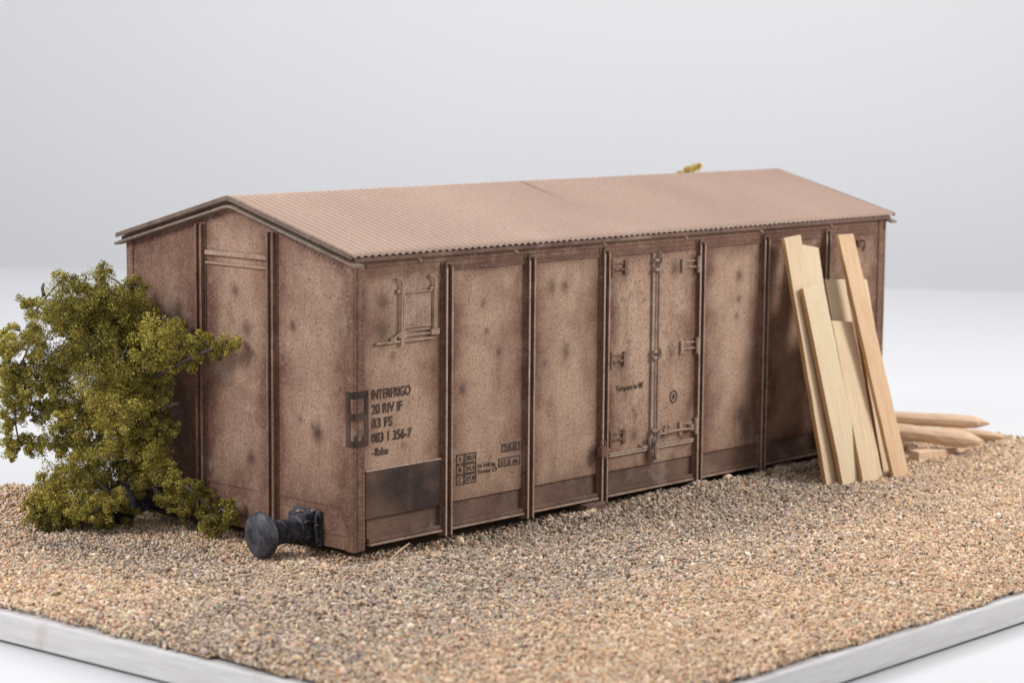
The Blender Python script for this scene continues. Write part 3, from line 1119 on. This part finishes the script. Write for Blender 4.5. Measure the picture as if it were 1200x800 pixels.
# ------------------------------------------------------------------ planks leaning on the side
def plank(BL, TL, width, thick, mat, label, roll=0.0, taper=1.0):
    BL, TL = Vector(BL), Vector(TL)
    ax = (TL - BL).normalized(); BL = BL - ax * 0.06; ln = (TL - BL).length
    wx = Vector((1, 0, 0)); wx = (wx - ax * wx.dot(ax)).normalized()
    nn = wx.cross(ax).normalized()             # points away from the wagon (towards -y)
    if nn.y > 0:
        nn = -nn
    if roll:
        Rm = Matrix.Rotation(roll, 3, ax); wx = Rm @ wx; nn = Rm @ nn
    root = bpy.data.objects.new('plank', None)
    # a single mesh: local x across, y through, z along; ends sawn a little off square, faces a little uneven
    segs = 14
    V, F, MI = [], [], []
    for i in range(segs + 1):
        t = i / segs
        wj0 = random.gauss(0, 0.0022); wj1 = random.gauss(0, 0.0022)
        wv = width * (1 + (taper - 1) * t)
        za = ln * t
        dz = 0.018 * random.uniform(-1, 1) if i in (0, segs) else 0
        V += [(wj0, 0, za - dz), (wv + wj1, 0, za + dz), (wv + wj1, thick, za + dz), (wj0, thick, za - dz)]
    for i in range(segs):
        for k in range(4):
            q = (k + 1) % 4
            F.append((i * 4 + k, i * 4 + q, (i + 1) * 4 + q, (i + 1) * 4 + k)); MI.append(1 if k in (1, 3) else 0)
    F += [(3, 2, 1, 0), tuple(segs * 4 + k for k in range(4))]; MI += [1, 0]
    me = bpy.data.meshes.new('plank')
    me.from_pydata(V, [], F)
    me.materials.append(mat); me.materials.append(M_BALSA_EDGE)
    me.polygons.foreach_set('material_index', MI)
    me.update()
    o = bpy.data.objects.new('plank', me)
    COL.objects.link(o)
    mw = Matrix((wx, -nn, ax)).transposed().to_4x4(); mw.translation = BL
    o.matrix_world = mw
    bv = o.modifiers.new('bevel', 'BEVEL'); bv.width = 0.007; bv.segments = 2; bv.limit_method = 'ANGLE'; bv.angle_limit = 0.7
    bpy.data.objects.remove(root)
    tag(o, label, 'plank', 'planks leaning on the wagon side')
    return o


# (foot, head) of the left edge of the front face; back row first
plank((5.86, -0.79, -0.06), (6.085, -0.130, 2.215), 0.285, 0.045, M_BALSA[1], 'cream plank behind the leftmost plank, only its top right corner showing')
plank((6.27, -0.78, -0.06), (6.506, -0.130, 1.852), 0.35, 0.045, M_BALSA[1], 'short pale plank end peeking out above the shortest front plank')
plank((6.66, -0.80, -0.06), (6.955, -0.130, 1.845), 0.30, 0.045, M_BALSA[1], 'mostly hidden plank showing as a thin sliver right of the tall warm-toned plank')
plank((5.612, -0.835, -0.06), (5.705, -0.190, 2.328), 0.285, 0.050, M_BALSA[0], 'tall pale plank, leftmost of the row leaning on the wagon')
plank((5.751, -0.935, -0.06), (5.755, -0.398, 1.829), 0.36, 0.050, M_BALSA[1], 'broad cream plank overlapping the leftmost tall plank')
plank((5.993, -1.010, -0.06), (6.309, -0.365, 1.463), 0.345, 0.046, M_BALSA[0], 'shortest of the front planks, between the broad cream and tall warm-toned ones')
plank((6.425, -1.085, -0.06), (6.592, -0.220, 2.310), 0.275, 0.046, M_BALSA[2], 'tall warm-toned plank, rightmost of the row, crossing the others at a slant')


# ------------------------------------------------------------------ sticks at the right end
def stick(tail, tip, r, name, label, point=0.22, mat=M_STICK, cut=False):
    tail, tip = Vector(tail), Vector(tip)
    ax = tip - tail; ln = ax.length; ax.normalize()
    q = ax.to_track_quat('Z', 'Y')
    b = MB()
    body = [(t * (ln - point), r * random.uniform(0.93, 1.04)) for t in np.linspace(0, 1, 9)]
    prof = body + [(ln - point * 0.80, r * 0.88), (ln - point * 0.45, r * 0.64), (ln - point * 0.15, r * 0.36), (ln, r * 0.14)]
    n = 11
    V, F = [], []
    for (z, rr) in prof:
        for k in range(n):
            th = 2 * math.pi * k / n
            f = 1 - (0.13 if k in (3, 4, 8) else 0)
            V.append((rr * f * math.cos(th) * (1 + random.gauss(0, 0.03)), rr * f * math.sin(th) * (1 + random.gauss(0, 0.03)), z + random.gauss(0, 0.012)))
    for i in range(len(prof) - 1):
        for k in range(n):
            F.append((i * n + k, i * n + (k + 1) % n, (i + 1) * n + (k + 1) % n, (i + 1) * n + k))
    F += [tuple(range(n))[::-1], tuple((len(prof) - 1) * n + k for k in range(n))]
    b.add(V, F)
    o = b.build(name, mat, smooth=False, bevel=0.012, seg=3)
    o.location = tail
    o.rotation_mode = 'QUATERNION'; o.rotation_quaternion = q
    tag(o, label, 'stick', 'whittled sticks beside the planks')
    return o


stick((7.68, -0.115, 0.275), (8.428, -0.95, 0.225), 0.078, 'pointed_stick', 'sharpened round stick lying uppermost in the small pile right of the planks', 0.17)
stick((7.50, -0.12, 0.165), (8.165, -1.054, 0.065), 0.097, 'pointed_stick', 'thick pointed stick lying across the split block, below the uppermost stick', 0.20)
stick((8.62, -0.25, 0.03), (8.847, -0.917, 0.015), 0.062, 'pointed_stick', 'thin splintered stick behind the pile, its tip farthest right', 0.22)

# split wood block the sticks rest on
b = MB()
b.add([(0, 0, 0), (0.95, -0.02, 0.015), (0.90, 0.20, 0.01), (0, 0.15, 0), (0.02, 0.01, 0.125), (0.93, 0.02, 0.075), (0.88, 0.18, 0.06), (0.03, 0.14, 0.135)],
      [(0, 3, 2, 1), (4, 5, 6, 7), (0, 1, 5, 4), (1, 2, 6, 5), (2, 3, 7, 6), (3, 0, 4, 7)])
o = b.build('wood_block', M_STICK, bevel=0.012)
o.location = (7.33, -0.80, -0.105)
tag(o, 'short split wood block lying on gravel under the pointed sticks', 'wood block')

# curl of shaving at the foot of the planks and a stray straw
b = MB()
pts = [(6.06 + 0.035 * math.cos(t) + 0.006 * t, -1.16 - 0.02 * t * 0.3, -0.05 + 0.04 * math.sin(t) + 0.004 * t) for t in np.linspace(0, 5.0, 16)]
b.tube(pts, 0.008, 5)
tag(b.build('wood_shaving', M_BALSA[1], smooth=True), 'pale curl of wood shaving on gravel at the feet of the planks', 'shaving')
b = MB()
b.tube([(0.22, -0.24, -0.075), (0.36, -0.20, -0.03), (0.48, -0.18, 0.0)], [0.009, 0.008, 0.005], 5)
tag(b.build('straw', M_BALSA[0], smooth=True), 'thin bit of straw on gravel below the near wagon corner', 'straw')


# ------------------------------------------------------------------ bushes
def flock_cloud(centres, per, tones, seed, flake=0.017, flat=0.8):
    """many tiny bent leaf scraps gathered in tufts round the twig ends"""
    rg = np.random.default_rng(seed)
    P, C = [], []
    for (c, r) in centres:
        nt = max(8, int(72 * (r / 0.25) ** 2))
        dirs = rg.normal(0, 1, (nt, 3)); dirs /= np.linalg.norm(dirs, axis=1, keepdims=True)
        rad = r * (rg.random(nt) ** 0.45)
        tuft = np.array(c) + dirs * rad[:, None] * np.array([1, 1, 0.92])
        tint = rg.random(nt)
        big = rg.random()
        for tpos, ti in zip(tuft, tint):
            m_ = int(per * rg.uniform(0.7, 1.3))
            q = rg.normal(0, 1, (m_, 3)); q /= np.linalg.norm(q, axis=1, keepdims=True)
            q = q * (rg.random((m_, 1)) ** 0.42) * max(r, 0.15) * rg.uniform(0.14, 0.34)
            P.append(tpos + q)
            k = np.clip(0.5 * ti + 0.45 * big + rg.normal(0, 0.12, m_) - 0.03, 0, 1)
            C.append(k)
    P = np.concatenate(P); C = np.concatenate(C)
    N = len(P)
    tn = np.array(tones)
    pos = C * (len(tn) - 1)
    i0 = np.floor(pos).astype(int).clip(0, len(tn) - 2)
    col = tn[i0] + (tn[i0 + 1] - tn[i0]) * (pos - i0)[:, None]
    col = col * np.exp(rg.normal(0, 0.12, (N, 1)))
    # scrap: two triangles folded along an edge
    a = rg.normal(0, 1, (N, 3)); a /= np.linalg.norm(a, axis=1, keepdims=True)
    b = rg.normal(0, 1, (N, 3)); b -= a * np.sum(a * b, 1, keepdims=True); b /= np.linalg.norm(b, axis=1, keepdims=True)
    c = np.cross(a, b)
    s = flake * np.exp(rg.normal(0, 0.3, (N, 1)))
    v0 = P - a * s; v1 = P + b * s * 0.6; v2 = P + a * s * rg.uniform(0.6, 1.2, (N, 1)); v3 = P - b * s * 0.5 + c * s * 0.7
    V = np.stack([v0, v1, v2, v3], 1).reshape(-1, 3)
    q = np.arange(N) * 4
    F = np.concatenate([np.stack([q, q + 1, q + 2], -1), np.stack([q, q + 2, q + 3], -1)])
    return V, F, np.repeat(col, 4, 0)


def mesh_np(name, V, F, colr, mat, parent, loc):
    me = bpy.data.meshes.new(name)
    V = V - np.array(loc)
    me.vertices.add(len(V)); me.vertices.foreach_set('co', V.astype(np.float32).ravel())
    me.loops.add(F.size); me.loops.foreach_set('vertex_index', F.astype(np.int32).ravel())
    me.polygons.add(len(F))
    me.polygons.foreach_set('loop_start', np.arange(0, F.size, 3, dtype=np.int32))
    me.polygons.foreach_set('loop_total', np.full(len(F), 3, np.int32))
    me.update(calc_edges=True)
    at = me.attributes.new('tone', 'FLOAT_COLOR', 'POINT')
    at.data.foreach_set('color', np.c_[np.clip(colr, 0, 1), np.ones(len(colr))].astype(np.float32).ravel())
    me.materials.append(mat)
    o = bpy.data.objects.new(name, me)
    COL.objects.link(o)
    o.parent = parent
    return o


EXTRA = [(-1.11, 3.31, 1.23, 0.167), (-1.09, 3.23, 0.87, 0.152), (-1.08, 3.0, 0.65, 0.166), (-1.21, 3.17, 1.57, 0.151), (-1.21, 2.75, 0.02, 0.165), (-0.98, 2.69, 0.02, 0.181), (-0.75, 2.47, 0.02, 0.151), (-1.11, 2.69, 0.27, 0.18), (-0.24, 1.55, -0.02, 0.119), (-0.19, 1.34, 0.1, 0.085), (-0.22, 1.99, 0.07, 0.121), (-0.62, 2.24, 0.08, 0.12), (-1.1, 3.06, 1.14, 0.166), (-0.11, 1.355, 1.605, 0.07), (-0.15, 1.56, 1.53, 0.09),
         (-0.62, 2.62, 1.05, 0.22), (-0.70, 2.75, 1.45, 0.24), (-0.55, 2.45, 1.70, 0.22), (-0.50, 2.60, 0.85, 0.2), (-0.78, 2.66, 0.62, 0.2), (-0.55, 2.38, 1.15, 0.2), (-0.72, 2.62, 0.32, 0.2), (-0.45, 2.36, 0.72, 0.18), (-0.88, 2.80, 0.85, 0.18), (-0.60, 2.50, 0.18, 0.16), (-0.80, 2.70, 1.72, 0.22)]
CL = [(-0.94, 2.57, 1.93, 0.26), (-0.69, 2.47, 1.99, 0.262), (-0.33, 2.59, 1.8, 0.289), (-0.87, 2.98, 1.74, 0.227), (-1.22, 2.82, 1.59, 0.208), (-1.16, 3.07, 1.34, 0.188), (-0.98, 2.91, 1.32, 0.241), (-0.87, 2.49, 1.52, 0.298), (-0.37, 2.54, 1.39, 0.304), (-0.45, 2.01, 1.6, 0.261), (-0.27, 2.0, 1.47, 0.21), (-0.23, 1.7, 1.59, 0.163), (-0.18, 1.43, 1.6, 0.096), (-1.16, 3.17, 1.02, 0.182), (-0.93, 3.05, 0.95, 0.198), (-0.6, 2.93, 0.91, 0.253), (-0.65, 2.3, 0.99, 0.285), (-0.28, 2.3, 1.14, 0.228), (-1.15, 3.2, 0.62, 0.152), (-1.03, 2.66, 0.68, 0.21), (-1.02, 2.31, 0.54, 0.208), (-0.88, 3.08, 0.05, 0.22), (-0.97, 2.51, 0.18, 0.225), (-1.05, 2.64, 0.37, 0.21), (-0.43, 2.6, 0.47, 0.268), (-0.37, 2.24, 0.62, 0.242), (-0.33, 2.11, 0.82, 0.166), (-0.39, 2.41, 0.33, 0.198), (-0.51, 1.78, 0.43, 0.163), (-0.26, 2.16, 0.15, 0.137), (-0.21, 1.68, 0.17, 0.15), (-0.26, 1.5, 0.05, 0.134), (-0.17, 1.45, 0.2, 0.082), (-0.2, 1.86, 0.26, 0.136), (-1.32, 3.04, 1.54, 0.12), (-0.51, 2.71, 2.14, 0.106), (-1.24, 2.79, 0.16, 0.105), (-0.75, 2.69, 0.0, 0.114), (-0.55, 2.78, 1.75, 0.304), (-0.73, 2.37, 1.29, 0.299), (-0.31, 2.43, 1.63, 0.273), (-0.84, 2.91, 1.13, 0.228), (-0.61, 2.61, 0.72, 0.273), (-0.92, 3.29, 1.83, 0.122), (-0.4, 2.37, 2.05, 0.12), (-0.69, 3.03, 2.1, 0.091), (-0.29, 2.43, 0.93, 0.259), (-0.85, 2.18, 0.27, 0.164), (-0.2, 2.08, 1.68, 0.12), (-1.26, 3.11, 1.23, 0.105), (-1.28, 3.14, 0.81, 0.09), (-0.94, 2.3, 0.11, 0.149)] + EXTRA


def grow(mb, base, targets, rad0, rg, extra=0.0):
    """limbs: every twig runs from a shared stem node out to its tuft"""
    base = Vector(base)
    nodes = [(base, rad0)]
    tg = sorted([Vector(t) for t in targets], key=lambda p: (p - base).length)
    for t in tg:
        best = min(nodes, key=lambda nd: (nd[0] - t).length + 0.25 * (nd[0] - base).length * 0.2)
        p0, r0 = best
        d = t - p0
        mid = p0 + d * 0.5 + Vector((rg.normal(0, 0.05), rg.normal(0, 0.05), abs(rg.normal(0, 0.06)))) * (0.4 + d.length)
        r1 = max(0.009, r0 * 0.66)
        pts, rr = [], []
        for i in range(6):
            u = i / 5
            pts.append(p0 * (1 - u) ** 2 + mid * 2 * u * (1 - u) + t * u * u); rr.append(max(0.008, r0 * 0.9) * (1 - u) + r1 * u)
        mb.tube(pts, rr, 6)
        nodes.append((t, r1)); nodes.append((pts[3], rr[3]))


def bush():
    loc = (-0.45, 2.72, -0.12)
    root = thing('bush', 'large olive green bush in front of the left wagon end', 'bush', loc)
    rg = np.random.default_rng(4)
    V, F, C = flock_cloud([((x, y, z), r * 0.97) for x, y, z, r in CL], 105, [(0.10, 0.085, 0.025), (0.33, 0.28, 0.065), (0.50, 0.425, 0.10), (0.68, 0.58, 0.17)], 8, 0.0080)
    keep = np.repeat((V.reshape(-1, 4, 3)[:, :, 0].max(1) < -0.02) | (V.reshape(-1, 4, 3)[:, 0, 1] > 3.08), 4)
    kf = keep[F].all(1)
    fo = mesh_np('foliage', V, F[kf], C, M_FLOCK, root, loc)
    mb = MB()
    grow(mb, loc, [c[:3] for c in CL], 0.075, rg)
    # bare twig tips that stick out
    for (p, q) in (((-0.51, 2.71, 2.10), (-0.49, 2.70, 2.26)), ((-0.93, 3.0, 1.95), (-0.93, 3.0, 2.07)), ((-0.29, 2.2, 0.95), (-0.23, 2.0, 1.03)),
                   ((-0.26, 1.95, 0.35), (-0.23, 1.55, 0.14)), ((-0.35, 2.2, 1.25), (-0.19, 1.45, 1.60))):
        p, q = Vector(p), Vector(q)
        mb.tube([p, (p + q) / 2 + Vector((-0.01, 0.01, 0.015)), q], [0.020, 0.016, 0.010], 6)
    mb.build('trunk', M_BARK, root, smooth=True)


bush()


def tall_shrub():
    loc = (8.62, 3.25, -0.12)
    root = thing('tall_shrub', 'yellow shrub behind the wagon, only its tip showing above the roof ridge', 'shrub', loc)
    rg = np.random.default_rng(14)
    cs = [((8.64, 3.38, 2.75), 0.055), ((8.72, 3.32, 2.795), 0.045), ((8.54, 3.42, 2.71), 0.035), ((8.66, 3.34, 2.56), 0.10), ((8.6, 3.25, 2.42), 0.15), ((8.72, 3.38, 2.38), 0.13), ((8.75, 3.4, 2.2), 0.18), ((8.5, 3.2, 2.12), 0.18), ((8.85, 3.2, 1.95), 0.2), ((8.42, 3.45, 1.62), 0.2), ((8.88, 3.38, 1.35), 0.2), ((8.5, 3.3, 1.9), 0.2), ((8.72, 3.15, 1.6), 0.22), ((8.55, 3.4, 1.2), 0.22), ((8.7, 3.2, 0.8), 0.2)]
    V, F, C = flock_cloud(cs, 30, [(0.52, 0.38, 0.09), (0.74, 0.56, 0.16), (0.86, 0.69, 0.25)], 18)
    mesh_np('foliage', V, F, C, M_FLOCK, root, loc)
    mb = MB()
    grow(mb, loc, [c[0] for c in cs], 0.05, rg)
    mb.build('trunk', M_BARK, root, smooth=True)


tall_shrub()
